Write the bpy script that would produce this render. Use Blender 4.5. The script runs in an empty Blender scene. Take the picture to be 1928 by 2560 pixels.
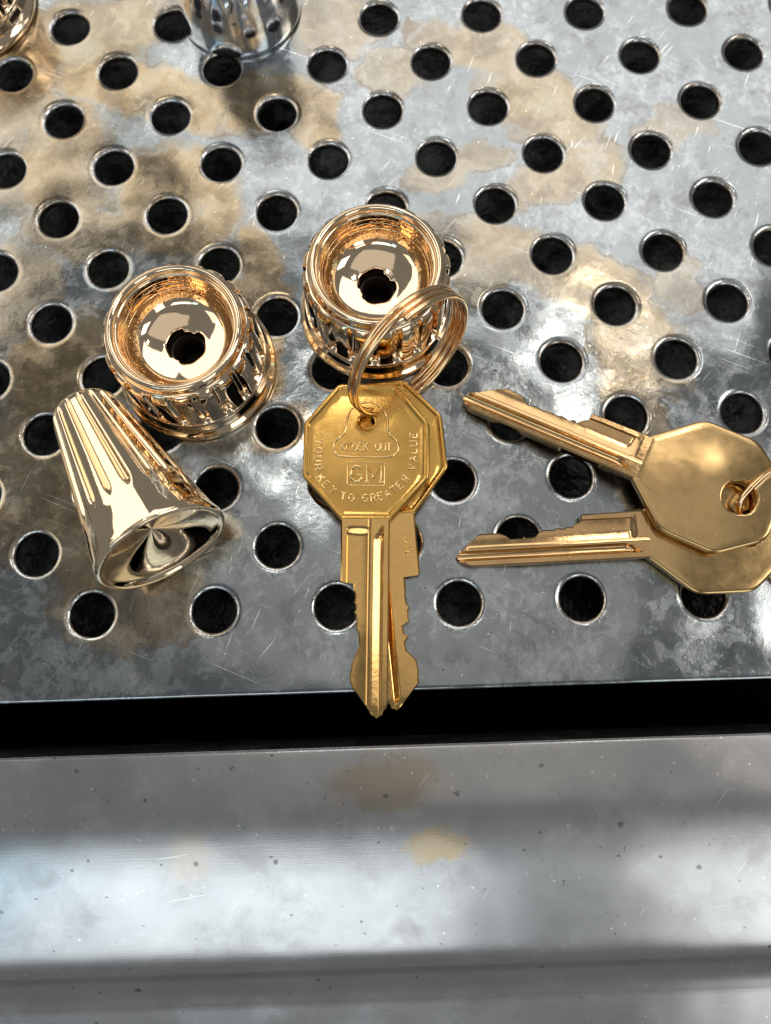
import bpy, bmesh, math, random
from mathutils import Vector, Matrix
from mathutils.geometry import delaunay_2d_cdt
MM = 0.001
rnd = random.Random(7)
scene = bpy.context.scene
COL = scene.collection

# ------------------------------------------------------------------ camera
cam_data = bpy.data.cameras.new('camera')
cam = bpy.data.objects.new('camera', cam_data); COL.objects.link(cam)
cam_data.sensor_fit = 'HORIZONTAL'; cam_data.sensor_width = 36.0
cam_data.lens = 36.0 * 1850.0 / 1928.0
cam_data.clip_start = 0.005; cam_data.clip_end = 50.0
R = ((0.999477, 0.032212, -0.002676), (-0.032085, 0.978707, -0.202741), (-0.003912, 0.202721, 0.979229))
mw = Matrix(R).to_4x4(); mw.translation = Vector((-2.19, -10.06, 127.13)) * MM
cam.matrix_world = mw
cam_data.dof.use_dof = True; cam_data.dof.focus_distance = 0.124; cam_data.dof.aperture_fstop = 20.0
scene.camera = cam

# ------------------------------------------------------------------ room light (even dim room) and lamps
world = bpy.data.worlds.new('World'); scene.world = world; world.use_nodes = True
bg = world.node_tree.nodes['Background']
bg.inputs[0].default_value = (0.97, 0.97, 0.96, 1); bg.inputs[1].default_value = 0.19

def lamp(name, loc, target, sx, sy, radiance, color):
    d = bpy.data.lights.new(name, 'AREA'); d.shape = 'RECTANGLE'; d.size = sx; d.size_y = sy
    d.energy = radiance * math.pi * sx * sy; d.color = color
    o = bpy.data.objects.new(name, d); COL.objects.link(o)
    o.location = loc
    o.rotation_euler = (Vector(target) - Vector(loc)).to_track_quat('-Z', 'Y').to_euler()
    return o
O0 = (0, 0.03, 0)
lamp('ceiling_lamp_ahead', (0.25, 1.00, 1.02), O0, 1.2, 0.75, 1.7, (1.0, 0.96, 0.90))
lamp('ceiling_lamp_ahead_left', (-1.00, 0.85, 0.85), O0, 1.6, 0.9, 1.6, (1.0, 0.95, 0.85))
lamp('fill_panel_above', (0.05, 0.18, 1.60), O0, 1.0, 0.8, 0.44, (1.0, 0.94, 0.83))  # unseen fill added overhead to brighten the upward gold faces
lamp('fill_panel_left', (-1.15, -0.05, 0.95), O0, 0.5, 0.6, 1.3, (1.0, 0.95, 0.84))  # unseen fill added to brighten the tapered knob and left of the plate
lamp('window_behind_left', (-0.25, -1.02, 0.98), O0, 0.80, 0.46, 1.9, (0.90, 0.98, 1.0))
lamp('window_behind_right', (0.72, -1.04, 0.72), O0, 0.45, 0.90, 1.7, (0.96, 1.0, 0.96))
lamp('blue_panel_left', (-0.84, -0.98, 0.96), O0, 0.26, 0.50, 1.7, (0.48, 0.82, 1.0))  # unseen panel added for the blue tint mirrored at the ledge's left
lamp('sparkle_lamp', (-0.10, 0.42, 1.15), O0, 0.07, 0.07, 28.0, (1.0, 0.95, 0.86))  # this and the next are small lamps added for sparkles on the metal
lamp('sparkle_lamp', (0.36, 0.50, 1.10), O0, 0.06, 0.06, 28.0, (1.0, 0.93, 0.82))
lamp('lamp_right', (1.00, 0.05, 0.95), O0, 0.45, 0.70, 4.4, (1.0, 0.94, 0.85))
scene.cycles.max_bounces = 8; scene.cycles.glossy_bounces = 6
scene.view_settings.view_transform = 'Standard'; scene.view_settings.look = 'None'
scene.view_settings.exposure = 0.0; scene.view_settings.gamma = 1.0

# ------------------------------------------------------------------ node helpers
class NT:
    def __init__(self, name):
        self.mat = bpy.data.materials.new(name); self.mat.use_nodes = True
        self.t = self.mat.node_tree; self.n = self.t.nodes; self.l = self.t.links
        self.bsdf = self.n['Principled BSDF']
        tc = self.n.new('ShaderNodeTexCoord')
        self.co = self.vmath('SCALE', tc.outputs['Object'], None, scale=1000.0)   # object space in millimetres
    def put(self, sock, v):
        if v is None: return
        if isinstance(v, bpy.types.NodeSocket): self.l.new(v, sock)
        else: sock.default_value = v
    def math(self, op, a, b=None, c=None, clamp=False):
        m = self.n.new('ShaderNodeMath'); m.operation = op; m.use_clamp = clamp
        self.put(m.inputs[0], a); self.put(m.inputs[1], b); self.put(m.inputs[2], c)
        return m.outputs[0]
    def vmath(self, op, a, b=None, scale=None):
        m = self.n.new('ShaderNodeVectorMath'); m.operation = op
        self.put(m.inputs[0], a)
        if b is not None: self.put(m.inputs[1], b)
        if scale is not None: self.put(m.inputs['Scale'], scale)
        return m.outputs['Value'] if op in ('LENGTH', 'DOT_PRODUCT', 'DISTANCE') else m.outputs[0]
    def mapping(self, co, loc=(0, 0, 0), rot=(0, 0, 0), sc=(1, 1, 1)):
        m = self.n.new('ShaderNodeMapping'); self.l.new(co, m.inputs[0])
        m.inputs['Location'].default_value = loc; m.inputs['Rotation'].default_value = rot; m.inputs['Scale'].default_value = sc
        return m.outputs[0]
    def noise(self, co, scale, detail=4, rough=0.55, dist=0.0, color=False):
        m = self.n.new('ShaderNodeTexNoise'); self.l.new(co, m.inputs['Vector'])
        m.inputs['Scale'].default_value = scale; m.inputs['Detail'].default_value = detail
        m.inputs['Roughness'].default_value = rough; m.inputs['Distortion'].default_value = dist
        return m.outputs['Color'] if color else m.outputs['Fac']
    def voronoi(self, co, scale, feature='F1', out='Distance', rand=1.0):
        m = self.n.new('ShaderNodeTexVoronoi'); m.feature = feature; self.l.new(co, m.inputs['Vector'])
        m.inputs['Scale'].default_value = scale; m.inputs['Randomness'].default_value = rand
        return m.outputs[out]
    def step(self, v, lo, hi):                       # smooth threshold
        m = self.n.new('ShaderNodeMapRange'); m.interpolation_type = 'SMOOTHSTEP'
        self.put(m.inputs[0], v); m.inputs[1].default_value = lo; m.inputs[2].default_value = hi
        m.inputs[3].default_value = 0; m.inputs[4].default_value = 1
        return m.outputs[0]
    def lerp(self, v, a, b):
        m = self.n.new('ShaderNodeMapRange'); self.put(m.inputs[0], v)
        m.inputs[3].default_value = a; m.inputs[4].default_value = b
        return m.outputs[0]
    def mix(self, f, a, b, blend='MIX'):
        m = self.n.new('ShaderNodeMix'); m.data_type = 'RGBA'; m.blend_type = blend
        self.put(m.inputs[0], f); self.put(m.inputs[6], a); self.put(m.inputs[7], b)
        return m.outputs[2]
    def bump(self, h, strength, dist_mm, normal=None):
        m = self.n.new('ShaderNodeBump'); self.put(m.inputs['Height'], h)
        m.inputs['Strength'].default_value = strength; m.inputs['Distance'].default_value = dist_mm * MM
        if normal is not None: self.l.new(normal, m.inputs['Normal'])
        return m.outputs[0]
    def scratches(self, co, ang, fx, fy, lo, hi, mask_scale, seed):
        m = self.n.new('ShaderNodeMapping'); m.vector_type = 'TEXTURE'; self.l.new(co, m.inputs[0])
        m.inputs['Location'].default_value = (seed * 13.7, seed * 5.1, 0); m.inputs['Rotation'].default_value = (0, 0, ang); m.inputs['Scale'].default_value = (1 / fx, 1 / fy, 1e4)
        c = m.outputs[0]
        s = self.step(self.noise(c, 1.0, 1, 0.4), lo, hi)
        m = self.step(self.noise(self.mapping(co, (seed * 3.3, 7 * seed, 0)), mask_scale, 2), 0.50, 0.60)
        return self.math('MULTIPLY', s, m)
    def finish(self, color, rough, metal=1.0, normal=None, **kw):
        b = self.bsdf
        self.put(b.inputs['Base Color'], color); self.put(b.inputs['Roughness'], rough); self.put(b.inputs['Metallic'], metal)
        if normal is not None: self.l.new(normal, b.inputs['Normal'])
        return self.mat

def C4(r, g, b): return (r, g, b, 1.0)

def steel_plate_material():
    t = NT('stained_perforated_steel')
    co = t.co
    warp = t.vmath('SCALE', t.vmath('SUBTRACT', t.noise(co, 0.14, 4, 0.55, color=True), (0.5, 0.5, 0.5)), None, scale=11.0)
    wco = t.vmath('ADD', co, warp)
    # tea-coloured stains, with some golden reflections painted in among them: blobs (centre x, y, radius x, y, angle, weight) in millimetres on the plate
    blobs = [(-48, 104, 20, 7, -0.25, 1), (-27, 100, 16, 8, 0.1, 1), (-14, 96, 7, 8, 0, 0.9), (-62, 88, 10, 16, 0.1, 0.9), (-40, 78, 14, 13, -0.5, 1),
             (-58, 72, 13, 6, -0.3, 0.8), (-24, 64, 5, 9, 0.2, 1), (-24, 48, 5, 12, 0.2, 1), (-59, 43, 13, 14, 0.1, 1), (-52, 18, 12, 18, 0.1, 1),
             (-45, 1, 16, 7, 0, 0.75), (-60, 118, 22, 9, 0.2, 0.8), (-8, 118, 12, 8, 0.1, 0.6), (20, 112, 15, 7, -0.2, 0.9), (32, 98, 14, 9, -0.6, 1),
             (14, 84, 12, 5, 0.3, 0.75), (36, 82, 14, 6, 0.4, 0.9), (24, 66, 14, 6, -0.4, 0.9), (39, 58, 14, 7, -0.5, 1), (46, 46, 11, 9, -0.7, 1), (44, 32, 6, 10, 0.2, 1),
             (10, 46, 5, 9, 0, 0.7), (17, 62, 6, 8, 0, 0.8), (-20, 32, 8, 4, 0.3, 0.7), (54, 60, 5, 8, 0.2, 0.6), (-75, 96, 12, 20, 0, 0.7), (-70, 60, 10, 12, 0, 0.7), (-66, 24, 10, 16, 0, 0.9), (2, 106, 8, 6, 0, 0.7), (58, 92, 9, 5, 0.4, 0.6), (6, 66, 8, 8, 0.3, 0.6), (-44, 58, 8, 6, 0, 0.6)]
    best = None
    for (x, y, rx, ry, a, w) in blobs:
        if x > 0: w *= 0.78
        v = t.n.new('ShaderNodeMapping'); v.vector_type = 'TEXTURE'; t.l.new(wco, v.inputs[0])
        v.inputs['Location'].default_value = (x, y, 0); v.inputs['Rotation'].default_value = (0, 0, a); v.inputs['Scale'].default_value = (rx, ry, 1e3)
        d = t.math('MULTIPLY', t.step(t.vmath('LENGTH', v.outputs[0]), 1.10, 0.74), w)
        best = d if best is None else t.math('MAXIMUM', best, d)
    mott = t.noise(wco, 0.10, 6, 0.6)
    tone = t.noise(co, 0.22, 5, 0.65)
    stain_and_reflection = t.math('MULTIPLY', best, t.lerp(t.step(mott, 0.28, 0.55), 0.55, 1.0))
    # galvanised mottling: light film with ragged edges over darker bare metal
    cover = t.step(t.noise(t.mapping(co, (11, 40, 0)), 0.055, 3, 0.6), 0.34, 0.66)
    film = t.step(t.math('ADD', t.noise(t.vmath('ADD', co, t.vmath('SCALE', warp, None, scale=0.35)), 0.24, 8, 0.74, 0.5), t.lerp(cover, -0.06, 0.06)), 0.49, 0.57)
    film2 = t.step(t.math('ADD', t.noise(t.mapping(co, (4, 90, 0), (0, 0, 0.5), (1.0, 0.7, 1.0)), 0.60, 6, 0.75, 0.6), t.lerp(cover, -0.08, 0.05)), 0.53, 0.59)
    base = t.mix(tone, C4(0.225, 0.25, 0.262), C4(0.365, 0.40, 0.425))
    base = t.mix(t.math('MULTIPLY', film, 0.34), base, C4(0.52, 0.56, 0.60))
    base = t.mix(t.math('MULTIPLY', film2, 0.28), base, C4(0.64, 0.67, 0.70))
    dirty = t.step(t.noise(wco, 0.13, 5, 0.7), 0.50, 0.70)
    base = t.mix(t.math('MULTIPLY', dirty, 0.45), base, C4(0.17, 0.155, 0.15))
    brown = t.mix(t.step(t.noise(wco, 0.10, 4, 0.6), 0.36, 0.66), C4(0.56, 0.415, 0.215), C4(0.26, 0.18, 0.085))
    base = t.mix(t.math('MULTIPLY', stain_and_reflection, 0.76), base, brown)
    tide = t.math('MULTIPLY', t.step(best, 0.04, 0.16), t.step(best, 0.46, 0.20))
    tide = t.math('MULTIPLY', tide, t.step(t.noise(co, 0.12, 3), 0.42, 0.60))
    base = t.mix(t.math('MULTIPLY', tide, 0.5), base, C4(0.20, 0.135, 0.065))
    s1 = t.scratches(co, math.radians(68), 0.13, 3.2, 0.72, 0.77, 0.05, 1)
    s2 = t.scratches(co, math.radians(48), 0.10, 4.0, 0.72, 0.765, 0.06, 2)
    s3 = t.scratches(co, math.radians(-24), 0.05, 3.7, 0.73, 0.78, 0.05, 3)
    s4 = t.scratches(co, math.radians(76), 0.20, 2.8, 0.735, 0.785, 0.07, 4)
    sc = t.math('MAXIMUM', t.math('MAXIMUM', s1, s2), t.math('MAXIMUM', s3, s4))
    dark = t.math('MULTIPLY', t.scratches(co, math.radians(-30), 0.07, 3.0, 0.72, 0.78, 0.05, 5), 0.6)
    base = t.mix(sc, base, C4(0.93, 0.94, 0.95))
    base = t.mix(dark, base, C4(0.12, 0.12, 0.12))
    vd = t.voronoi(co, 0.42); vr = t.voronoi(co, 0.42, out='Color')
    spot = t.math('MULTIPLY', t.step(vd, 0.10, 0.05), t.step(t.vmath('DOT_PRODUCT', vr, (1, 0, 0)), 0.80, 0.82))
    base = t.mix(t.math('MULTIPLY', spot, 0.8), base, C4(0.10, 0.09, 0.08))
    vd2 = t.voronoi(t.mapping(co, (31, 17, 0)), 0.6); vr2 = t.voronoi(t.mapping(co, (31, 17, 0)), 0.6, out='Color')
    lite = t.math('MULTIPLY', t.step(vd2, 0.11, 0.06), t.step(t.vmath('DOT_PRODUCT', vr2, (0, 1, 0)), 0.82, 0.84))
    base = t.mix(t.math('MULTIPLY', lite, 0.8), base, C4(0.92, 0.92, 0.92))
    rough = t.lerp(t.noise(co, 0.3, 5, 0.65), 0.09, 0.24)
    rough = t.math('ADD', rough, t.math('MULTIPLY', film, 0.07))
    rough = t.math('ADD', rough, t.math('MULTIPLY', dirty, 0.08), clamp=True)
    n1 = t.bump(t.noise(co, 0.035, 2), 0.5, 3.0)
    n2 = t.bump(t.noise(co, 0.9, 3, 0.7), 0.08, 0.22, n1)
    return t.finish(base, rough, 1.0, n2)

def steel_lip_material():
    t = NT('brushed_worn_steel'); co = t.co
    tone = t.noise(co, 0.06, 5, 0.6)
    base = t.mix(tone, C4(0.42, 0.42, 0.435), C4(0.64, 0.64, 0.65))
    cloud = t.step(t.noise(co, 0.10, 5, 0.65, 0.3), 0.48, 0.80)
    base = t.mix(t.math('MULTIPLY', cloud, 0.22), base, C4(0.30, 0.29, 0.28))
    film = t.step(t.noise(t.mapping(co, (50, 9, 0)), 0.33, 6, 0.7, 0.5), 0.56, 0.64)
    base = t.mix(t.math('MULTIPLY', film, 0.08), base, C4(0.85, 0.86, 0.87))
    # one tea-coloured stain below the keys, a paler one beside it
    for (x, y, rx, ry, k, c) in [(5, -39, 6.5, 2.6, 0.55, C4(0.70, 0.50, 0.22)), (-3, -29, 11, 5, 0.5, C4(0.42, 0.32, 0.18)), (-35, -39, 4.0, 5.0, 0.3, C4(0.62, 0.48, 0.34))]:
        v = t.n.new('ShaderNodeMapping'); v.vector_type = 'TEXTURE'
        w = t.vmath('ADD', co, t.vmath('SCALE', t.vmath('SUBTRACT', t.noise(co, 0.25, 5, 0.65, color=True), (0.5, 0.5, 0.5)), None, scale=9.0))
        t.l.new(w, v.inputs[0]); v.inputs['Location'].default_value = (x, y, 0); v.inputs['Scale'].default_value = (rx, ry, 1e3)
        base = t.mix(t.math('MULTIPLY', t.step(t.vmath('LENGTH', v.outputs[0]), 1.1, 0.5), k), base, c)
    sz = t.noise(co, 0.12, 2)
    allspots = None
    for sc_, lo, th, seed in ((0.16, 0.10, 0.62, 1), (0.34, 0.12, 0.70, 2), (0.7, 0.12, 0.76, 3)):
        c2 = t.mapping(t.vmath('ADD', co, t.vmath('SCALE', t.noise(co, 1.2, 3, color=True), None, scale=0.9)), (seed * 21.0, seed * 9.0, 0), (0, 0, 0), (1, 1.25, 0))
        vd = t.voronoi(c2, sc_); vr = t.voronoi(c2, sc_, out='Color')
        s = t.math('MULTIPLY', t.step(vd, lo, lo * 0.55), t.step(t.vmath('DOT_PRODUCT', vr, (1, 0, 0)), th, th + 0.02))
        allspots = s if allspots is None else t.math('MAXIMUM', allspots, s)
    base = t.mix(t.math('MULTIPLY', allspots, t.lerp(sz, 0.35, 1.0)), base, C4(0.13, 0.125, 0.12))
    v2 = t.mapping(co, (5, 77, 0)); vd = t.voronoi(v2, 0.5); vr = t.voronoi(v2, 0.5, out='Color')
    lite = t.math('MULTIPLY', t.step(vd, 0.12, 0.06), t.step(t.vmath('DOT_PRODUCT', vr, (0, 0, 1)), 0.80, 0.82))
    base = t.mix(t.math('MULTIPLY', lite, 0.7), base, C4(0.93, 0.93, 0.93))
    sc = t.math('MAXIMUM', t.scratches(co, math.radians(50), 0.14, 2.8, 0.73, 0.79, 0.05, 6), t.scratches(co, math.radians(8), 0.06, 2.6, 0.75, 0.80, 0.05, 7))
    base = t.mix(t.math('MULTIPLY', sc, 0.8), base, C4(0.88, 0.88, 0.88))
    rough = t.math('ADD', t.lerp(t.noise(co, 0.2, 6, 0.65), 0.20, 0.29), t.math('MULTIPLY', cloud, 0.08))
    grain = t.noise(t.mapping(co, (0, 0, 0), (0, 0, 0), (0.06, 6.0, 6.0)), 1.0, 3)
    n1 = t.bump(t.noise(co, 0.03, 2), 0.3, 2.0)
    n2 = t.bump(grain, 0.10, 0.05, n1)
    return t.finish(base, rough, 1.0, n2)

def plated_material(name, col, rough=0.06, peel=0.02, speck=0.0, streak=0.0, tarn=0.0):
    t = NT(name); co = t.co
    tone = t.noise(co, 0.25, 4, 0.6)
    c = t.mix(tone, C4(*[x * 0.90 for x in col]), C4(*[min(1, x * 1.05) for x in col]))
    if tarn:
        c = t.mix(t.math('MULTIPLY', t.step(t.noise(t.mapping(co, (9, 3, 0)), 0.12, 6, 0.7), 0.45, 0.72), tarn), c, C4(col[0] * 0.35, col[1] * 0.30, col[2] * 0.30))
    r = t.lerp(t.noise(co, 0.6, 5, 0.65), rough * 0.6, rough * 1.7)
    n = t.bump(t.noise(co, 0.35, 3), peel, 1.0)
    if tarn: n = t.bump(t.noise(t.mapping(co, (2, 8, 0)), 0.06, 0), 0.06, 6.0, n)
    if streak:
        n = t.bump(t.noise(t.mapping(co, (0, 0, 0), (0, 0, 0), (7.0, 0.12, 7.0)), 1.0, 2), streak, 0.06, n)
    if speck:
        n = t.bump(t.noise(co, 1.8, 2, 0.6), speck, 0.16, n)
        n = t.bump(t.noise(t.mapping(co, (3, 3, 3)), 0.7, 2, 0.6), speck, 0.35, n)
    vd = t.voronoi(co, 0.9); vr = t.voronoi(co, 0.9, out='Color')
    dust = t.math('MULTIPLY', t.step(vd, 0.09, 0.05), t.step(t.vmath('DOT_PRODUCT', vr, (1, 0, 0)), 0.86, 0.88))
    c = t.mix(t.math('MULTIPLY', dust, 0.6), c, C4(0.85, 0.80, 0.70))
    r = t.math('ADD', r, t.math('MULTIPLY', dust, 0.4), clamp=True)
    return t.finish(c, r, 1.0, n)

def pan_material():
    t = NT('dark_wet_pan'); co = t.co
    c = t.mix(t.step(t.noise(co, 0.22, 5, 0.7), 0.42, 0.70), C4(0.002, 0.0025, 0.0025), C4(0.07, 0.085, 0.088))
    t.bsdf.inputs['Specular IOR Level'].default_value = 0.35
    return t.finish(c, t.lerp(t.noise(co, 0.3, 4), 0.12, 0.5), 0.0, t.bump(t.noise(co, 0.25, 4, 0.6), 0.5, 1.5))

def plain(name, col, rough, metal=0.0):
    t = NT(name)
    c = t.mix(t.noise(t.co, 0.6, 4), C4(*[x * 0.8 for x in col]), C4(*col))
    return t.finish(c, rough, metal)

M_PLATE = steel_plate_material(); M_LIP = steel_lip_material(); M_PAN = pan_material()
M_ROSE = plated_material('rose_gold_plating', (0.96, 0.75, 0.53), 0.05, 0.012)
M_ROSE_CAST = plated_material('rose_gold_plating_over_rough_casting', (0.92, 0.66, 0.40), 0.05, 0.03, 0.24)
M_CHAMP = plated_material('pale_gold_plating', (0.96, 0.76, 0.52), 0.035, 0.010)
M_BRASS = plated_material('yellow_gold_plating', (0.68, 0.405, 0.115), 0.15, 0.010, 0.0, tarn=0.22, streak=0.05)
M_BRASS_BLADE = plated_material('yellow_gold_plating_milled', (0.80, 0.50, 0.185), 0.13, 0.03, 0.0, tarn=0.2, streak=0.10)
M_BRASS2 = plated_material('soft_gold_plating', (0.62, 0.425, 0.20), 0.14, 0.012, tarn=0.32)
M_BRASS2_BLADE = plated_material('soft_gold_plating_milled', (0.63, 0.415, 0.205), 0.12, 0.03, 0.0, tarn=0.25, streak=0.08)
M_WIRE = plated_material('copper_gold_wire', (0.90, 0.63, 0.36), 0.11, 0.02)
M_CHROME = plated_material('chrome_plating', (0.88, 0.91, 0.96), 0.07, 0.02)
def rim_material():
    t = NT('bare_punched_steel'); co = t.co
    grime = t.step(t.noise(co, 0.10, 5, 0.7), 0.44, 0.62)
    fine = t.step(t.noise(co, 0.8, 4, 0.7), 0.45, 0.65)
    c = t.mix(t.math('MULTIPLY', grime, 0.75), C4(0.60, 0.61, 0.63), C4(0.30, 0.23, 0.14))
    c = t.mix(t.math('MULTIPLY', fine, 0.45), c, C4(0.16, 0.15, 0.14))
    return t.finish(c, t.lerp(fine, 0.16, 0.38), 1.0, t.bump(t.noise(co, 1.1, 3), 0.25, 0.3))
M_RIM = rim_material()
M_GAP_SHADE = plain('black_gap_shade', (0.0015, 0.0015, 0.0018), 0.9)  # near-black colour stands in for the shade down in the gap
M_GAP_SHADE.node_tree.nodes['Principled BSDF'].inputs['Specular IOR Level'].default_value = 0.02
M_LETTER = plated_material('rubbed_gold_relief', (0.93, 0.69, 0.32), 0.10, 0.0)
M_BORE = plain('dark_bore_metal', (0.06, 0.045, 0.035), 0.35, 0.6)

# ------------------------------------------------------------------ mesh helpers
def mesh_obj(name, verts, faces, mat, parent=None, smooth=True, angle=None):
    me = bpy.data.meshes.new(name)
    me.from_pydata([tuple(c * MM for c in v) for v in verts], [], faces)
    bm = bmesh.new(); bm.from_mesh(me)
    bmesh.ops.remove_doubles(bm, verts=bm.verts, dist=2e-6)
    bmesh.ops.dissolve_degenerate(bm, edges=bm.edges, dist=1e-6)
    bmesh.ops.recalc_face_normals(bm, faces=bm.faces)
    if smooth:
        for f in bm.faces: f.smooth = True
        if angle is not None:
            for e in bm.edges:
                if len(e.link_faces) == 2 and e.calc_face_angle(0) > math.radians(angle): e.smooth = False
    bm.to_mesh(me); bm.free()
    me.materials.append(mat)
    o = bpy.data.objects.new(name, me); COL.objects.link(o)
    if parent: o.parent = parent
    return o

def thing(name, label, cat, loc, rot=(0, 0, 0), group=None):
    o = bpy.data.objects.new(name, None); COL.objects.link(o)
    o.empty_display_size = 0.005
    o.location = Vector(loc) * MM; o.rotation_euler = rot
    o['label'] = label; o['category'] = cat
    if group: o['group'] = group
    return o

def lathe(profile, seg, rfun=None):
    """profile: list of (r, z); rfun(r, z, theta, i) -> r"""
    V, F = [], []
    for i, (r, z) in enumerate(profile):
        for k in range(seg):
            a = 2 * math.pi * k / seg
            rr = rfun(r, z, a, i) if rfun else r
            V.append((rr * math.cos(a), rr * math.sin(a), z))
    for i in range(len(profile) - 1):
        for k in range(seg):
            k2 = (k + 1) % seg
            F.append((i * seg + k, i * seg + k2, (i + 1) * seg + k2, (i + 1) * seg + k))
    return V, F

def sm(x, a, b):
    t = max(0.0, min(1.0, (x - a) / (b - a))); return t * t * (3 - 2 * t)

def curve_pts(ctrl, n):
    """Catmull-Rom through control points"""
    out = []
    P = [ctrl[0]] + list(ctrl) + [ctrl[-1]]
    for i in range(1, len(P) - 2):
        for j in range(n):
            t = j / n
            out.append(tuple(0.5 * (2 * P[i][d] + (P[i + 1][d] - P[i - 1][d]) * t + (2 * P[i - 1][d] - 5 * P[i][d] + 4 * P[i + 1][d] - P[i + 2][d]) * t * t
                       + (-P[i - 1][d] + 3 * P[i][d] - 3 * P[i + 1][d] + P[i + 2][d]) * t ** 3) for d in range(len(ctrl[0]))))
    out.append(tuple(ctrl[-1])); return out

def tube(path, rad, seg=8, closed=False):
    V, F = [], []; n = len(path); P = [Vector(p) for p in path]
    up = None
    for i, p in enumerate(P):
        a = P[(i - 1) % n] if (closed or i > 0) else P[i]; b = P[(i + 1) % n] if (closed or i < n - 1) else P[i]
        tg = (b - a).normalized()
        if up is None: up = tg.orthogonal().normalized()
        up = (up - tg * up.dot(tg)).normalized(); sd = tg.cross(up)
        for k in range(seg):
            th = 2 * math.pi * k / seg
            V.append(tuple(p + (up * math.cos(th) + sd * math.sin(th)) * rad))
    for i in range(n if closed else n - 1):
        j = (i + 1) % n
        for k in range(seg):
            F.append((i * seg + k, i * seg + (k + 1) % seg, j * seg + (k + 1) % seg, j * seg + k))
    if not closed:
        F.append(tuple(range(seg))[::-1]); F.append(tuple((n - 1) * seg + k for k in range(seg)))
    return V, F

# ------------------------------------------------------------------ perforated plate
PITCH, ROW = 21.0, 21.0 * 0.5156
X0, X1, Y0, Y1 = -118.0, 118.0, -14.4, 185.0
RH = 3.68
def build_plate():
    seg = 48
    prof = [(5.1, 0.0), (4.8, -0.008), (4.5, -0.04), (4.25, -0.10), (4.05, -0.185), (3.9, -0.29), (3.77, -0.46), (RH + 0.01, -0.72), (RH, -1.5)]
    holes = []
    for k in range(0, 18):
        for c in range(-7, 8):
            x = PITCH * (c - 2.5 + (0.5078 if k % 2 else -0.0078) + 0.5) - 0.0
            x = PITCH * (c + (0.508 if k % 2 else -0.008)) - 52.5 + 52.5 - PITCH * 0.5
            y = ROW * k
            if X0 + 7 < x < X1 - 7 and y < Y1 - 7: holes.append((x + rnd.uniform(-.08, .08), y + rnd.uniform(-.08, .08)))
    V, F = [], []
    pts, edges = [], []
    def edge_line(a, b, n):
        return [(a[0] + (b[0] - a[0]) * i / n, a[1] + (b[1] - a[1]) * i / n) for i in range(n)]
    yb = Y0 + 0.9
    outer = edge_line((X0, yb), (X1, yb), 40) + edge_line((X1, yb), (X1, Y1), 20) + edge_line((X1, Y1), (X0, Y1), 40) + edge_line((X0, Y1), (X0, yb), 20)
    def loop(L):
        s = len(pts); pts.extend(Vector(q) for q in L)
        edges.extend((s + i, s + (i + 1) % len(L)) for i in range(len(L)))
    loop(outer)
    for (hx, hy) in holes:
        loop([(hx + prof[0][0] * math.cos(2 * math.pi * i / seg), hy + prof[0][0] * math.sin(2 * math.pi * i / seg)) for i in range(seg)])
    ov, oe, of, *_ = delaunay_2d_cdt(pts, edges, [], 0, 1e-6)
    def inhole(x, y):
        for hx, hy in holes:
            if (x - hx) ** 2 + (y - hy) ** 2 < (prof[0][0] * 0.995) ** 2: return True
        return False
    V = [(v[0], v[1], 0.0) for v in ov]
    for f in of:
        cx = sum(ov[i][0] for i in f) / 3; cy = sum(ov[i][1] for i in f) / 3
        if X0 <= cx <= X1 and yb <= cy <= Y1 and not inhole(cx, cy): F.append(tuple(f))
    for (hx, hy) in holes:
        s = len(V)
        lv, lf = lathe(prof, seg)
        V += [(hx + a, hy + b, c) for a, b, c in lv]; F += [tuple(i + s for i in f) for f in lf]
    # rolled front edge
    ep = [(yb, 0.0), (Y0 + 0.5, -0.03), (Y0 + 0.22, -0.12), (Y0 + 0.06, -0.3), (Y0, -0.6), (Y0, -9.0)]
    s = len(V)
    for (y, z) in ep:
        for i in range(41): V.append((X0 + (X1 - X0) * i / 40, y, z))
    for r_ in range(len(ep) - 1):
        for i in range(40): F.append((s + r_ * 41 + i, s + r_ * 41 + i + 1, s + (r_ + 1) * 41 + i + 1, s + (r_ + 1) * 41 + i))
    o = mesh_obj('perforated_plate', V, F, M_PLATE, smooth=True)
    o.data.materials.append(M_RIM)
    for pl in o.data.polygons:
        zs = [o.data.vertices[i].co.z / MM for i in pl.vertices]
        if pl.center.y / MM > Y0 + 1.0 and min(zs) < -0.11: pl.material_index = 1
    o['kind'] = 'structure'
    return o
plate = build_plate()

# drip pan below the plate
pp = [(-23.0, -9.0), (-23.0, -60.0), (-9.0, -60.0), (-9.0, -17.0), (-7.0, -15.0), (Y1 + 6, -15.0), (Y1 + 6, -9.0)]  # front part sunk deep to keep the gap dark
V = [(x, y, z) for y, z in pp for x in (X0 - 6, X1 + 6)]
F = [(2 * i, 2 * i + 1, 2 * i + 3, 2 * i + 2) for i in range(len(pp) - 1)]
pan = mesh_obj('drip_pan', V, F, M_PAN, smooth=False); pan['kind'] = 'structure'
pan.data.materials.append(M_GAP_SHADE)
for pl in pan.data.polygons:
    if pl.center.y / MM < -8.9: pl.material_index = 1

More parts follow.
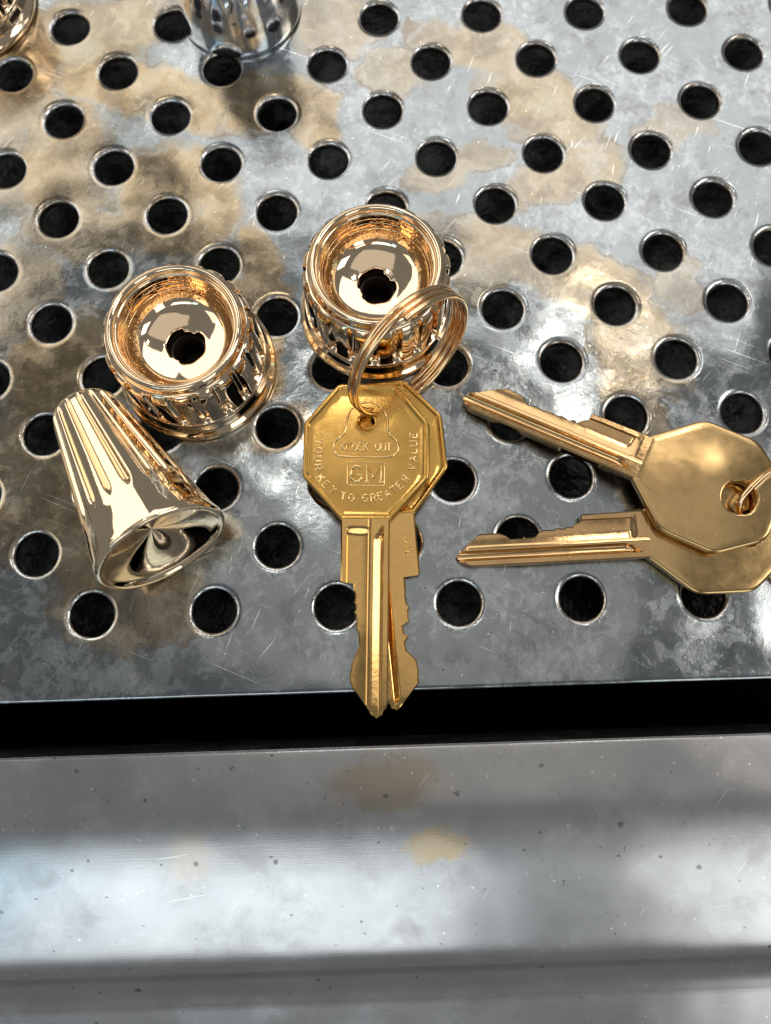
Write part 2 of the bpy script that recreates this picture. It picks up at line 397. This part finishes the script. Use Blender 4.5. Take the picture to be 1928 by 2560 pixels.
# front steel ledge, folded sheet
def build_lip():
    ctrl = [(-22.98, -16), (-22.98, -0.7), (-23.1, -0.25), (-23.4, -0.04), (-23.9, 0.0), (-26, 0.0), (-29, 0.0), (-31.5, -0.01), (-33.0, -0.05), (-34.5, -0.16), (-36, -0.34),
            (-38, -0.67), (-41, -1.27), (-44, -1.95), (-48, -2.97), (-52, -4.08), (-55.5, -5.12), (-57.3, -5.95), (-58.6, -6.95), (-59.5, -8.3), (-60.3, -10.0), (-61.6, -11.5), (-63.6, -13.0), (-66, -14.2), (-70, -15.7), (-95, -24.6)]
    prof = curve_pts(ctrl, 4)
    n = 60; V, F = [], []
    for (y, z) in prof:
        for i in range(n + 1): V.append((X0 - 4 + (X1 - X0 + 8) * i / n, y, z))
    for r_ in range(len(prof) - 1):
        for i in range(n): F.append((r_ * (n + 1) + i, r_ * (n + 1) + i + 1, (r_ + 1) * (n + 1) + i + 1, (r_ + 1) * (n + 1) + i))
    o = mesh_obj('steel_ledge', V, F, M_LIP); o['kind'] = 'structure'
build_lip()

# ------------------------------------------------------------------ fluted knob (open back up)
def tall(V): return [(x, y, z * 1.133) for x, y, z in V]
def build_fluted_knob(root):
    NF = 20; seg = NF * 14
    def flute(r, z, a, i):
        u = (a * NF / (2 * math.pi)) % 1.0; d = abs(u - 0.5)          # 0 at groove centre
        g = 1 - sm(d, 0.13, 0.19)
        endf = sm(z, 4.3, 4.7)
        crown = 0.05 * math.cos((u) * 2 * math.pi)                      # slight crown of each land
        return r - 0.75 * g * endf + crown * endf
    base = curve_pts([(13.4, 0.0), (14.0, 0.25), (14.2, 0.8), (14.05, 1.3), (13.6, 1.7), (13.25, 2.1), (13.05, 2.8), (12.9, 3.5), (12.75, 3.75)], 4)
    v, f = lathe(base, 96); mesh_obj('base_flange', tall(v), f, M_ROSE, root)
    grip = [(12.75, 3.75), (12.9, 3.85), (12.95, 4.05), (12.9, 4.25)] + [(12.75 - 0.02 * i, 4.3 + 0.1 * i) for i in range(5)] + [(12.66 - 0.03 * i, 5.0 + 1.0 * i) for i in range(8)] + [(12.4, 12.6), (12.25, 13.0), (12.0, 13.35)]
    v, f = lathe(grip, seg, flute); mesh_obj('fluted_grip', tall(v), f, M_ROSE, root, angle=50)
    def top_fl(r, z, a, i):
        return flute(r, z, a, i) if i == 0 else (r + (flute(r, z, a, i) - r) * max(0, 1 - i / 5.0))
    rim = curve_pts([(12.0, 13.35), (11.7, 13.6), (11.4, 13.75), (11.2, 14.1), (11.0, 14.65), (10.6, 15.0), (10.15, 14.9), (9.85, 14.5), (9.75, 14.2), (9.55, 14.1), (9.4, 13.9)], 4)
    v, f = lathe(rim, seg, top_fl); mesh_obj('rim', tall(v), f, M_ROSE, root)
    wall = curve_pts([(9.4, 13.9), (9.3, 13.35), (9.22, 13.2), (9.1, 12.55), (9.02, 12.42), (8.85, 11.6), (8.75, 11.45), (8.4, 10.7), (7.9, 10.05)], 4)
    v, f = lathe(wall, 96); mesh_obj('bowl_wall', tall(v), f, M_ROSE_CAST, root)
    def keyed(r, z, a, i):                                   # ragged keyed edge of the shaft hole
        if r > 3.7: return r
        k = sm(3.7 - r, 0.0, 0.35)
        return r - k * (0.75 * (1 - sm(abs(((a - 0.6 + math.pi) % (2 * math.pi)) - math.pi), 0.35, 0.45)) + 0.45 * (1 - sm(abs(((a - 3.4 + math.pi) % (2 * math.pi)) - math.pi), 0.2, 0.3)) + 0.06 * math.sin(7 * a))
    fl = curve_pts([(7.9, 10.05), (7.3, 9.5), (6.6, 9.15), (5.6, 8.85), (4.6, 8.62), (3.7, 8.45), (3.35, 8.3), (3.25, 8.0), (3.2, 7.6)], 4)
    v, f = lathe(fl, 96, keyed); mesh_obj('bowl_floor', tall(v), f, M_ROSE, root)
    bore = [(3.45, 7.9), (3.45, 5.0), (3.4, 1.2), (0.01, 1.2)]
    v, f = lathe(bore, 48); mesh_obj('shaft_bore', tall(v), f, M_BORE, root, angle=40)
    # split sleeve inside the bore: three quarters of a ring, one end bent inwards
    V, F = [], []; n = 28; a0, a1 = math.radians(-60), math.radians(195)
    prof = [(3.3, 2.0), (3.3, 6.3), (3.15, 6.5), (2.75, 6.5), (2.6, 6.3), (2.6, 2.0)]
    for i in range(n + 1):
        a = a0 + (a1 - a0) * i / n
        k = 0.82 if i == n else 1.0
        for (r, z) in prof: V.append((r * k * math.cos(a), r * k * math.sin(a), z))
    m = len(prof)
    for i in range(n):
        for j in range(m): F.append((i * m + j, i * m + (j + 1) % m, (i + 1) * m + (j + 1) % m, (i + 1) * m + j))
    F.append(tuple(range(m))); F.append(tuple(n * m + j for j in range(m)))
    mesh_obj('shaft_sleeve', tall(V), F, M_BORE, root, angle=40)
    return root

def copy_thing(src, name, label, loc, rot, group=None, swap=None):
    r = src.copy(); COL.objects.link(r); r.name = name
    r.location = Vector(loc) * MM; r.rotation_euler = rot; r['label'] = label
    if group: r['group'] = group
    for ch in list(src.children):
        c = ch.copy(); COL.objects.link(c); c.parent = r
        if swap:
            c.data = c.data.copy(); c.data.materials[0] = swap.get(c.data.materials[0], c.data.materials[0])
        for g in list(ch.children):
            d = g.copy(); COL.objects.link(d); d.parent = c
    return r

KG = 'gold fluted control knobs on the perforated plate'
knob = build_fluted_knob(thing('fluted_knob', 'shiny rose gold fluted round knob, open side up, just behind the upright key ring', 'knob', (-2.1, 54.4, 0), (0, 0, 0.1), KG))
copy_thing(knob, 'fluted_knob', 'rose gold fluted round knob, open side up, touching the lying tapered gold knob', (-35.0, 44.4, 0), (0, 0, 0.72), KG)
copy_thing(knob, 'fluted_knob', 'gold round knob cut off by the top left corner of the picture', (-84.0, 124.5, 0), (0, 0, 0.3), KG)

# ------------------------------------------------------------------ tapered knob
def build_tapered_knob(root, m_body, m_dish):
    NF = 18; seg = NF * 16; L = 31.5
    def flute(r, s, a, i):
        u = (a * NF / (2 * math.pi)) % 1.0; d = abs(u - 0.5)
        g = 1 - sm(d, 0.03, 0.23)
        e = sm(s, 0.9, 2.6) * (1 - sm(s + d * 6.0, 22.6, 23.4))
        return r - (1.0 * (r / 9.0)) * g * e
    body = curve_pts([(0.02, 0.0), (3.0, 0.03), (4.4, 0.3), (5.3, 0.95), (5.75, 1.9)], 5)
    body += [(5.75 + (9.75 - 5.75) * i / 40.0, 1.9 + (25.0 - 1.9) * i / 40.0) for i in range(1, 41)]
    body += curve_pts([(9.75, 25.0), (10.35, 27.6), (10.75, 29.6), (10.92, 30.6), (10.90, 31.1), (10.7, 31.45), (10.35, 31.5)], 5)[1:]
    v, f = lathe(body, seg, flute); b = mesh_obj('fluted_body', v, f, m_body, root, angle=60)
    dish = curve_pts([(10.35, 31.5), (10.0, 31.4), (9.7, 31.15), (9.4, 30.95)], 5) + [(9.4 - 0.47 * i, 30.95 - 0.185 * i) for i in range(1, 20)] + [(0.02, 27.25)]
    v, f = lathe(dish, 96); mesh_obj('dished_end', v, f, m_dish, root)
    return root
tk = build_tapered_knob(thing('tapered_knob', 'pale gold tapered fluted knob lying on its side, dished end facing the viewer', 'knob', (0, 0, 0)), M_CHAMP, M_CHAMP)
# lying: local +z (narrow -> wide) points towards the viewer, tipped up by the taper
ax = Vector((0.527 * math.cos(0.165), -0.850 * math.cos(0.165), math.sin(0.165)))
wide = Vector((-37.4, 9.2, 10.78)); org = wide - ax * 31.4
q = ax.to_track_quat('Z', 'Y')
tk.rotation_mode = 'XYZ'; tk.rotation_euler = (q.to_matrix() @ Matrix.Rotation(0.12, 3, 'Z')).to_euler(); tk.location = org * MM
ck = copy_thing(tk, 'tapered_knob', 'silver chrome fluted knob standing at the top edge of the picture', (-28.2, 122.8, 36.2), (math.pi, 0, 0.3), None, {M_CHAMP: M_CHROME})
ck.scale = (1.15, 1.15, 1.15)

# ------------------------------------------------------------------ keys
OCT = [(4.2, 0), (10.8, 7.4), (10.85, 17), (5.0, 24), (-5.0, 24), (-10.85, 17), (-10.8, 7.4), (-4.2, 0)]
def rounded(poly, rad, n=5):
    out = []; N = len(poly)
    for i in range(N):
        p = Vector(poly[i]); a = (Vector(poly[i - 1]) - p); b = (Vector(poly[(i + 1) % N]) - p)
        ra = rad if i not in (0, N - 1) else 0.4
        d = min(ra * 0.5, a.length * 0.4, b.length * 0.4)
        s, e = p + a.normalized() * d, p + b.normalized() * d
        for k in range(n + 1):
            t = k / n; out.append(((1 - t) ** 2 * s + 2 * t * (1 - t) * p + t * t * e).to_tuple())
    return out
def inset(poly, d):
    """offset a (roughly convex) ring inwards along vertex normals"""
    out = []; N = len(poly)
    for i in range(N):
        a = Vector(poly[i - 1]); p = Vector(poly[i]); b = Vector(poly[(i + 1) % N])
        e1 = (p - a).normalized(); e2 = (b - p).normalized()
        n1 = Vector((-e1.y, e1.x)); n2 = Vector((-e2.y, e2.x)); nn = (n1 + n2)
        nn = nn / max(0.3, (1 + n1.dot(n2)))
        out.append((p + nn * d).to_tuple())
    return out
def scale_about(poly, cx, cy, kx, ky): return [(cx + (x - cx) * kx, cy + (y - cy) * ky) for x, y in poly]

def bow_mesh(radius, hole, hr, rings, ztop, dome):
    """rings: list of (inset, dz); field filled by a triangulation with the hole cut out"""
    base = rounded(OCT, radius)
    base = base[::1]
    V, F = [], []
    N = len(base)
    loops = []
    for (d, dz) in rings:
        kx = (10.85 - d) / 10.85; ky = (12.0 - d) / 12.0
        loops.append(([(x, y) for x, y in scale_about(base, 0, 12.0, kx, ky)], ztop - dz))
    # top shell rings
    for side in (1, -1):
        s0 = len(V)
        for (L, z) in loops:
            V += [(x, y, side * (z + (dome(x, y) if z > 0.3 else 0))) for x, y in L]
        for i in range(len(loops) - 1):
            for k in range(N):
                F.append((s0 + i * N + k, s0 + i * N + (k + 1) % N, s0 + (i + 1) * N + (k + 1) % N, s0 + (i + 1) * N + k))
        # field
        L, z = loops[-1]
        seg = 40
        pts = [Vector(p) for p in L]; ed = [(k, (k + 1) % N) for k in range(N)]
        h0 = len(pts); ho = hr + 0.18
        pts += [Vector((hole[0] + ho * math.cos(2 * math.pi * k / seg), hole[1] + ho * math.sin(2 * math.pi * k / seg))) for k in range(seg)]
        ed += [(h0 + k, h0 + (k + 1) % seg) for k in range(seg)]
        h1 = len(pts)
        pts += [Vector((hole[0] + (ho + 0.25) * math.cos(2 * math.pi * k / seg), hole[1] + (ho + 0.25) * math.sin(2 * math.pi * k / seg))) for k in range(seg)]
        ed += [(h1 + k, h1 + (k + 1) % seg) for k in range(seg)]
        def inside(x, y, poly):
            c = False; j = len(poly) - 1
            for i in range(len(poly)):
                if (poly[i][1] > y) != (poly[j][1] > y) and x < (poly[j][0] - poly[i][0]) * (y - poly[i][1]) / (poly[j][1] - poly[i][1]) + poly[i][0]: c = not c
                j = i
            return c
        g = 0.9; Ls = scale_about(L, 0, 12, 0.95, 0.95)
        for iy in range(0, 28):
            for ix in range(-13, 14):
                x = ix * g + (iy % 2) * g / 2; y = iy * g
                if inside(x, y, Ls) and math.hypot(x - hole[0], y - hole[1]) > ho + 0.55: pts.append(Vector((x, y)))
        ov, oe, of, *_ = delaunay_2d_cdt(pts, ed, [], 0, 1e-6)
        s1 = len(V)
        V += [(p[0], p[1], side * (z + dome(p[0], p[1]))) for p in ov]
        for f in of:
            cx = sum(ov[i][0] for i in f) / 3; cy = sum(ov[i][1] for i in f) / 3
            if inside(cx, cy, L) and math.hypot(cx - hole[0], cy - hole[1]) > ho * 0.99: F.append(tuple(s1 + i for i in f))
        # hole chamfer and half wall
        s2 = len(V)
        for (r, dz) in ((ho, 0), (hr + 0.05, 0.08), (hr, 0.25), (hr, None)):
            for k in range(seg):
                x = hole[0] + r * math.cos(2 * math.pi * k / seg); y = hole[1] + r * math.sin(2 * math.pi * k / seg)
                V.append((x, y, 0.0 if dz is None else side * (z - dz + dome(x, y))))
        for i in range(3):
            for k in range(seg): F.append((s2 + i * seg + k, s2 + i * seg + (k + 1) % seg, s2 + (i + 1) * seg + (k + 1) % seg, s2 + (i + 1) * seg + k))
    return V, F

def interp(tbl, y):
    for (a, va), (b, vb) in zip(tbl, tbl[1:]):
        if b <= y <= a:
            return va if a == b else va + (vb - va) * (a - y) / (a - b)
    return tbl[-1][1] if y < tbl[-1][0] else tbl[0][1]

def blade_mesh(cuts, ht=1.0, round_groove=False):
    left = [(0.6, -4.2), (0, -4.15), (-10.3, -3.95), (-10.5, -3.85), (-10.62, cuts[0][1])] + cuts + [(-31.2, 0.85), (-32.0, 1.6), (-32.35, 2.1)]
    right = [(0.6, 4.2), (0, 4.15), (-29.6, 4.15), (-30.2, 4.05), (-31.2, 3.6), (-32.0, 3.0), (-32.35, 2.6)]
    ys = sorted(set([round(0.6 - 0.3 * i, 3) for i in range(111)] + [y for y, _ in left] + [y for y, _ in right]), reverse=True)
    ys = [y for y in ys if y >= -32.35]
    xb = [-9, -8.9, -3.05, -2.9, -2.6, -2.1, -1.5, -0.9, -0.3, 0.2, 0.45, 0.55, 0.75, 1.3] + [1.4 + 1.75 * i / 8 for i in range(9)] + [3.3, 8.9, 9]
    V, F = [], []
    n = len(xb)
    for side in (1, -1):
        s0 = len(V)
        for y in ys:
            l = interp(left, y); r = interp(right, y); c = 0.26
            chan = sm(-y, 0.9, 2.6)
            gl = 3.0 - 1.6 * sm(-y, 0.6, 3.6); gr = 3.15; gd = 0.52 * sm(-y, 0.55, 1.6)
            tipf = 1 - 0.25 * sm(-y, 30.3, 32.6)
            for k, b in enumerate(xb):
                if k == 0: x = l
                elif k == 1: x = l + c
                elif k == n - 2: x = r - c
                elif k == n - 1: x = r
                else: x = min(max(b, l + c), r - c)
                z = ht
                if y < -0.7 and -2.95 < b < 0.5 or (b <= -2.9 and y < -10.55):
                    w = max(0.0, min(1.0, (x + 2.95) / 3.4))
                    z = ht - (0.50 + 0.16 * math.sin(math.pi * w)) * (chan if y > -10.5 else 1) if side > 0 else ht
                if 0.5 <= b < 0.6 and side > 0: z = ht - 0.1
                if gl < x < gr:
                    u = (x - gl) / (gr - gl)
                    if round_groove: z = ht - 1.5 * gd * max(0.0, 1 - (2 * u - 1) ** 2) ** 0.6
                    else: z = ht - gd * (u / 0.66 if u < 0.66 else (1 - u) / 0.34)
                z *= tipf
                if k in (0, n - 1): z -= 0.26
                V.append((x, y, side * z))
        for i in range(len(ys) - 1):
            for k in range(n - 1): F.append((s0 + i * n + k, s0 + i * n + k + 1, s0 + (i + 1) * n + k + 1, s0 + (i + 1) * n + k))
    m = len(ys) * n
    for i in range(len(ys) - 1):
        for k in (0, n - 1): F.append((i * n + k, (i + 1) * n + k, m + (i + 1) * n + k, m + i * n + k))
    i = len(ys) - 1
    for k in range(n - 1): F.append((i * n + k, i * n + k + 1, m + i * n + k + 1, m + i * n + k))
    return V, F

def arc_pts(cx, cy, rx, ry, a0, a1, n): return [(cx + rx * math.cos(math.radians(a0 + (a1 - a0) * i / n)), cy + ry * math.sin(math.radians(a0 + (a1 - a0) * i / n))) for i in range(n + 1)]
GLYPH = {
 'Y': [[(0, 1), (.35, .48), (.7, 1)], [(.35, .48), (.35, 0)]],
 'O': [arc_pts(.35, .5, .35, .5, 90, 450, 16)],
 'U': [[(0, 1), (0, .35)] + arc_pts(.35, .33, .35, .33, 180, 360, 8) + [(.7, 1)]],
 'R': [[(0, 0), (0, 1), (.4, 1)] + arc_pts(.42, .75, .26, .25, 90, -90, 6) + [(0, .5)], [(.36, .5), (.7, 0)]],
 'K': [[(0, 0), (0, 1)], [(.66, 1), (0, .4)], [(.22, .6), (.7, 0)]],
 'E': [[(.64, 1), (0, 1), (0, 0), (.64, 0)], [(0, .52), (.5, .52)]],
 'T': [[(0, 1), (.7, 1)], [(.35, 1), (.35, 0)]],
 'G': [arc_pts(.36, .5, .36, .5, 48, 318, 14) + [(.69, .44), (.40, .44)]],
 'C': [arc_pts(.36, .5, .36, .5, 48, 312, 14)],
 'A': [[(0, 0), (.35, 1), (.7, 0)], [(.13, .36), (.57, .36)]],
 'V': [[(0, 1), (.35, 0), (.7, 1)]],
 'L': [[(0, 1), (0, 0), (.6, 0)]],
 'N': [[(0, 0), (0, 1), (.68, 0), (.68, 1)]],
 'M': [[(0, 0), (0, 1), (.42, .25), (.84, 1), (.84, 0)], [(-.12, 0), (.12, 0)], [(.70, 0), (.98, 0)]],
 'S': [arc_pts(.34, .75, .32, .25, 40, 270, 8) + arc_pts(.34, .25, .34, .25, 90, -140, 8)],
 '9': [arc_pts(.34, .7, .3, .3, 0, 360, 12) + [(.62, .45), (.5, .12), (.2, 0)]],
}
def stroke_letters(items, rad_, z=0.0):
    """items: (character, centre x, y, rotation, height, x stretch); every stroke a rounded raised ridge"""
    V, F = [], []
    for (ch, x, y, rz, h, kx) in items:
        ca, sa = math.cos(rz), math.sin(rz)
        for st in GLYPH[ch]:
            path = []
            for (u, w) in st:
                a = (u - 0.35) * h * kx; b_ = (w - 0.5) * h
                path.append((x + a * ca - b_ * sa, y + a * sa + b_ * ca, z))
            v, f = tube(path, rad_, 7); s0 = len(V)
            V += v; F += [tuple(s0 + i for i in q_) for q_ in f]
    return V, F

HT = 1.0
def gm_dome(x, y):
    return 0.10 * math.exp(-((x - 5.6) ** 2 + (y - 16.5) ** 2) / 9.0) + 0.06 * math.exp(-((x + 4) ** 2 + (y - 6) ** 2) / 30.0)
def plain_dome(x, y):
    return 0.20 * math.exp(-((x + 3.0) ** 2 / 26.0 + (y - 14.5) ** 2 / 22.0)) - 0.03 * y / 24

def lift(V, z0, dome): return [(x, y, z0 + z + dome(x, y)) for x, y, z in V]

def build_gm_key(root, cuts, lettered):
    rings = [(0.0, HT), (0.0, 0.36), (0.08, 0.16), (0.24, 0.02), (0.34, 0.0), (0.66, 0.0), (0.74, 0.04), (0.86, 0.20), (0.95, 0.24)]
    v, f = bow_mesh(1.4, (0, 17.2), 1.35, rings, HT, gm_dome)
    bow = mesh_obj('bow', v, f, M_BRASS, root, angle=35)
    v, f = blade_mesh(cuts); mesh_obj('blade', v, f, M_BRASS_BLADE, root, angle=38)
    z = HT - 0.245
    if lettered:
        R90 = math.pi / 2; d = math.radians
        arc = [('Y', -8.2, 13.6, -90), ('O', -8.2, 12.05, -90), ('U', -8.25, 10.6, -88), ('R', -8.2, 9.1, -82), ('K', -7.7, 7.25, -52), ('E', -6.75, 6.1, -45), ('Y', -5.6, 5.15, -38),
               ('T', -3.85, 4.15, -12), ('O', -2.45, 3.85, -6), ('G', -0.1, 3.85, 0), ('R', 1.3, 3.9, 6), ('E', 2.5, 4.2, 14), ('A', 3.65, 4.65, 24), ('T', 4.7, 5.3, 34), ('E', 5.75, 6.15, 42),
               ('R', 6.75, 7.25, 50), ('V', 7.75, 9.25, 78), ('A', 7.95, 10.75, 86), ('L', 8.0, 12.15, 90), ('U', 8.0, 13.45, 90), ('E', 8.0, 14.85, 90)]
        items = [(c, x, y, d(a), 1.25, 1.0) for c, x, y, a in arc]
        v, f = stroke_letters(items, 0.17, 0.11); mesh_obj('slogan_lettering', lift(v, z, gm_dome), f, M_LETTER, bow, angle=70)
        kx0 = -4.0; items = []
        for c in 'KNOCK OUT':
            if c != ' ': items.append((c, kx0, 12.75, 0, 1.35, 0.82))
            kx0 += 0.98
        v, f = stroke_letters(items, 0.16, 0.11); mesh_obj('knockout_lettering', lift(v, z, gm_dome), f, M_LETTER, bow, angle=70)
        v, f = stroke_letters([('G', -1.65, 8.05, 0, 2.75, 1.05), ('M', 1.15, 8.05, 0, 2.75, 1.05)], 0.27, 0.08)
        mesh_obj('emblem_lettering', lift(v, z, gm_dome), f, M_LETTER, bow, angle=70)
        box = [(-3.2, 6.05), (3.1, 6.05), (3.1, 10.1), (-3.2, 10.1)]
        bp = []
        for i in range(4):
            a, b = Vector(box[i]), Vector(box[(i + 1) % 4])
            bp += [(a + (b - a) * t / 10).to_tuple() for t in range(10)]
        v, f = tube([(x, y, 0.04) for x, y in bp], 0.12, 6, True); mesh_obj('emblem_frame', lift(v, z, gm_dome), f, M_LETTER, bow)
        hat = [(-5.1, 11.3), (-3.5, 11.05), (0, 11.05), (3.6, 11.1), (5.0, 11.6), (5.45, 12.7), (5.1, 13.9), (4.1, 14.8), (3.6, 15.7), (3.55, 17.4), (2.9, 19.2), (1.5, 20.4), (0, 20.75), (-1.6, 20.3), (-2.9, 19.1),
               (-3.5, 17.3), (-3.7, 15.7), (-4.2, 14.8), (-5.3, 13.8), (-5.7, 12.6)]
        hp = curve_pts(hat + [hat[0]], 6)[:-1]
        v, f = tube([(x, y, 0.05) for x, y in hp], 0.19, 6, True); mesh_obj('knockout_outline', lift(v, z, gm_dome), f, M_LETTER, bow)
    else:
        v, f = stroke_letters([('S', 2.3, 4.0, 0, 1.7, 1.0), ('9', 2.4, 6.3, math.pi, 1.7, 1.0)], 0.14, 0.02)
        mesh_obj('stamped_mark', [(-x, -y, -HT - z) for x, y, z in v], f, M_BRASS_BLADE, root, angle=60)
    return root

def build_plain_key(root, cuts):
    rings = [(0.0, HT), (0.0, 0.45), (0.07, 0.26), (0.2, 0.11), (0.4, 0.03), (0.65, 0.0), (1.5, 0.0)]
    v, f = bow_mesh(3.2, (0, 17.4), 2.9, rings, HT, plain_dome)
    mesh_obj('bow', v, f, M_BRASS2, root, angle=38)
    v, f = blade_mesh(cuts, 1.0, True); mesh_obj('blade', v, f, M_BRASS2_BLADE, root, angle=38)
    return root

CUT1 = [(-10.65, -1.85), (-11.9, -1.8), (-12.3, -1.55), (-13.3, -1.5), (-13.7, -1.75), (-14.2, -1.45), (-14.9, -1.4), (-15.3, -1.75), (-15.8, -1.4), (-17.4, -1.25), (-18.1, -1.35), (-18.6, -0.95), (-20.6, -0.75), (-21.5, -1.0), (-22.6, -1.4), (-23.9, -1.95), (-25.5, -2.2), (-26.6, -2.15), (-27.7, -1.75)]
CUT2 = [(-10.7, -1.3), (-13.2, -1.25), (-13.6, -1.1), (-15.2, -1.25), (-15.7, -1.65), (-16.3, -1.3), (-17.6, -1.2), (-17.9, -1.5), (-18.7, -0.1), (-20.0, -0.25), (-20.6, -0.95), (-21.4, -0.2), (-22.8, -0.35), (-23.6, -1.1), (-24.6, -1.85), (-26.2, -2.0), (-28.3, -1.8)]
CUT3 = [(-10.7, -2.7), (-11.6, -2.2), (-12.2, -1.55), (-12.9, -1.9), (-13.6, -1.35), (-15.0, -1.7), (-15.8, -1.3), (-17.2, -1.65), (-18.4, -1.2), (-19.6, -1.55), (-21.2, -1.1), (-22.0, -1.6), (-22.8, -2.3), (-25.5, -2.5), (-26.5, -2.2), (-27.6, -1.6)]
CUT4 = [(-10.7, -2.9), (-11.6, -2.5), (-12.1, -1.9), (-13.0, -2.1), (-13.5, -1.7), (-14.6, -1.95), (-15.4, -1.6), (-16.8, -1.75), (-17.8, -1.5), (-18.8, -0.55), (-20.1, -0.45), (-20.6, -0.95), (-21.1, -0.4), (-22.6, -0.35), (-23.6, -0.95), (-25.0, -1.6), (-28.2, -1.55)]

def place(root, x, y, z, rz, tilt=0.0, flip=False):
    m = Matrix.Translation(Vector((x, y, z)) * MM) @ Matrix.Rotation(rz, 4, 'Z') @ Matrix.Rotation(tilt, 4, 'X')
    if flip: m = m @ Matrix.Rotation(math.pi, 4, 'Y')
    root.matrix_world = m
rad = math.radians
T = rad(2.6)
k1 = build_gm_key(thing('key', 'yellow gold octagonal key with raised slogan lettering, pointing down over the gap', 'key', (0, 0, 0)), CUT1, True)
place(k1, -5.3, 14.0, 3.75, rad(-2.5), T)
k2 = build_gm_key(thing('key', 'gold key half hidden beneath the lettered key, its teeth facing right', 'key', (0, 0, 0)), CUT2, False)
place(k2, -1.0, 15.0, 1.72, rad(4.0), T, True)
k4 = build_plain_key(thing('key', 'smooth blank gold key lying flat, blade level, underneath another at the right edge', 'key', (0, 0, 0)), CUT4)
place(k4, 42.4, 10.5, 1.62, rad(-89.0), rad(1.1))
k3 = build_plain_key(thing('key', 'smooth blank gold key lying on another, blade slanting to the upper left', 'key', (0, 0, 0)), CUT3)
place(k3, 42.4, 23.6, 3.55, rad(-117.3), rad(3.6))

# ------------------------------------------------------------------ split rings
def split_ring(name, label, c, nrm, Rr, turns, start, wire=0.52, pitch=1.12):
    root = thing(name, label, 'key ring', (0, 0, 0), group='gold wire key rings')
    n = Vector(nrm).normalized(); a = n.cross(Vector((0, 0, 1))).normalized(); b = n.cross(a)
    path = []; N = int(72 * turns)
    for i in range(N + 1):
        t = i / N; th = start + 2 * math.pi * turns * t
        path.append(Vector(c) + (a * math.cos(th) + b * math.sin(th)) * Rr + n * ((t - 0.5) * pitch * turns))
    c0 = Vector(c)
    v, f = tube([tuple(q - c0) for q in path], wire, 10)
    root.location = c0 * MM
    mesh_obj('wire_coil', v, f, M_WIRE, root, angle=60)
    return root
th, ph = -0.86, 0.18
split_ring('split_ring', 'rose gold coiled wire ring standing up through the two centre keys', (2.75, 40.1, 12.6), (math.cos(th) * math.cos(ph), math.sin(th) * math.cos(ph), math.sin(ph)), 12.0, 2.5, 1.6)
def bent_ring(name, label, ctrl, wire=0.5):
    root = thing(name, label, 'key ring', ctrl[0], group='gold wire key rings')
    c0 = Vector(ctrl[0]); loop_ = []
    for turn in range(2):
        loop_ += [Vector(p) + Vector((0.5, 0.1, 0.85)) * (turn if i > 2 else turn * 0.35) for i, p in enumerate(ctrl)]
    pts = curve_pts([tuple(p - c0) for p in loop_], 8)
    v, f = tube(pts, wire, 10)
    mesh_obj('wire_coil', v, f, M_WIRE, root, angle=60)
    return root
bent_ring('split_ring', 'gold wire ring through the blank keys, mostly beyond the right edge',
          [(57.6, 14.6, 4.9), (58.6, 12.2, 3.0), (59.8, 9.8, 1.5), (61.4, 6.5, 0.62), (64.5, 2.0, 0.6), (68.5, -1.2, 0.6), (73, 0.2, 0.9), (77, 6, 2.4), (77, 14, 5.0), (72.5, 20, 7.5), (66.5, 21.2, 8.6), (61.5, 18.9, 7.9), (58.8, 16.6, 6.6)])
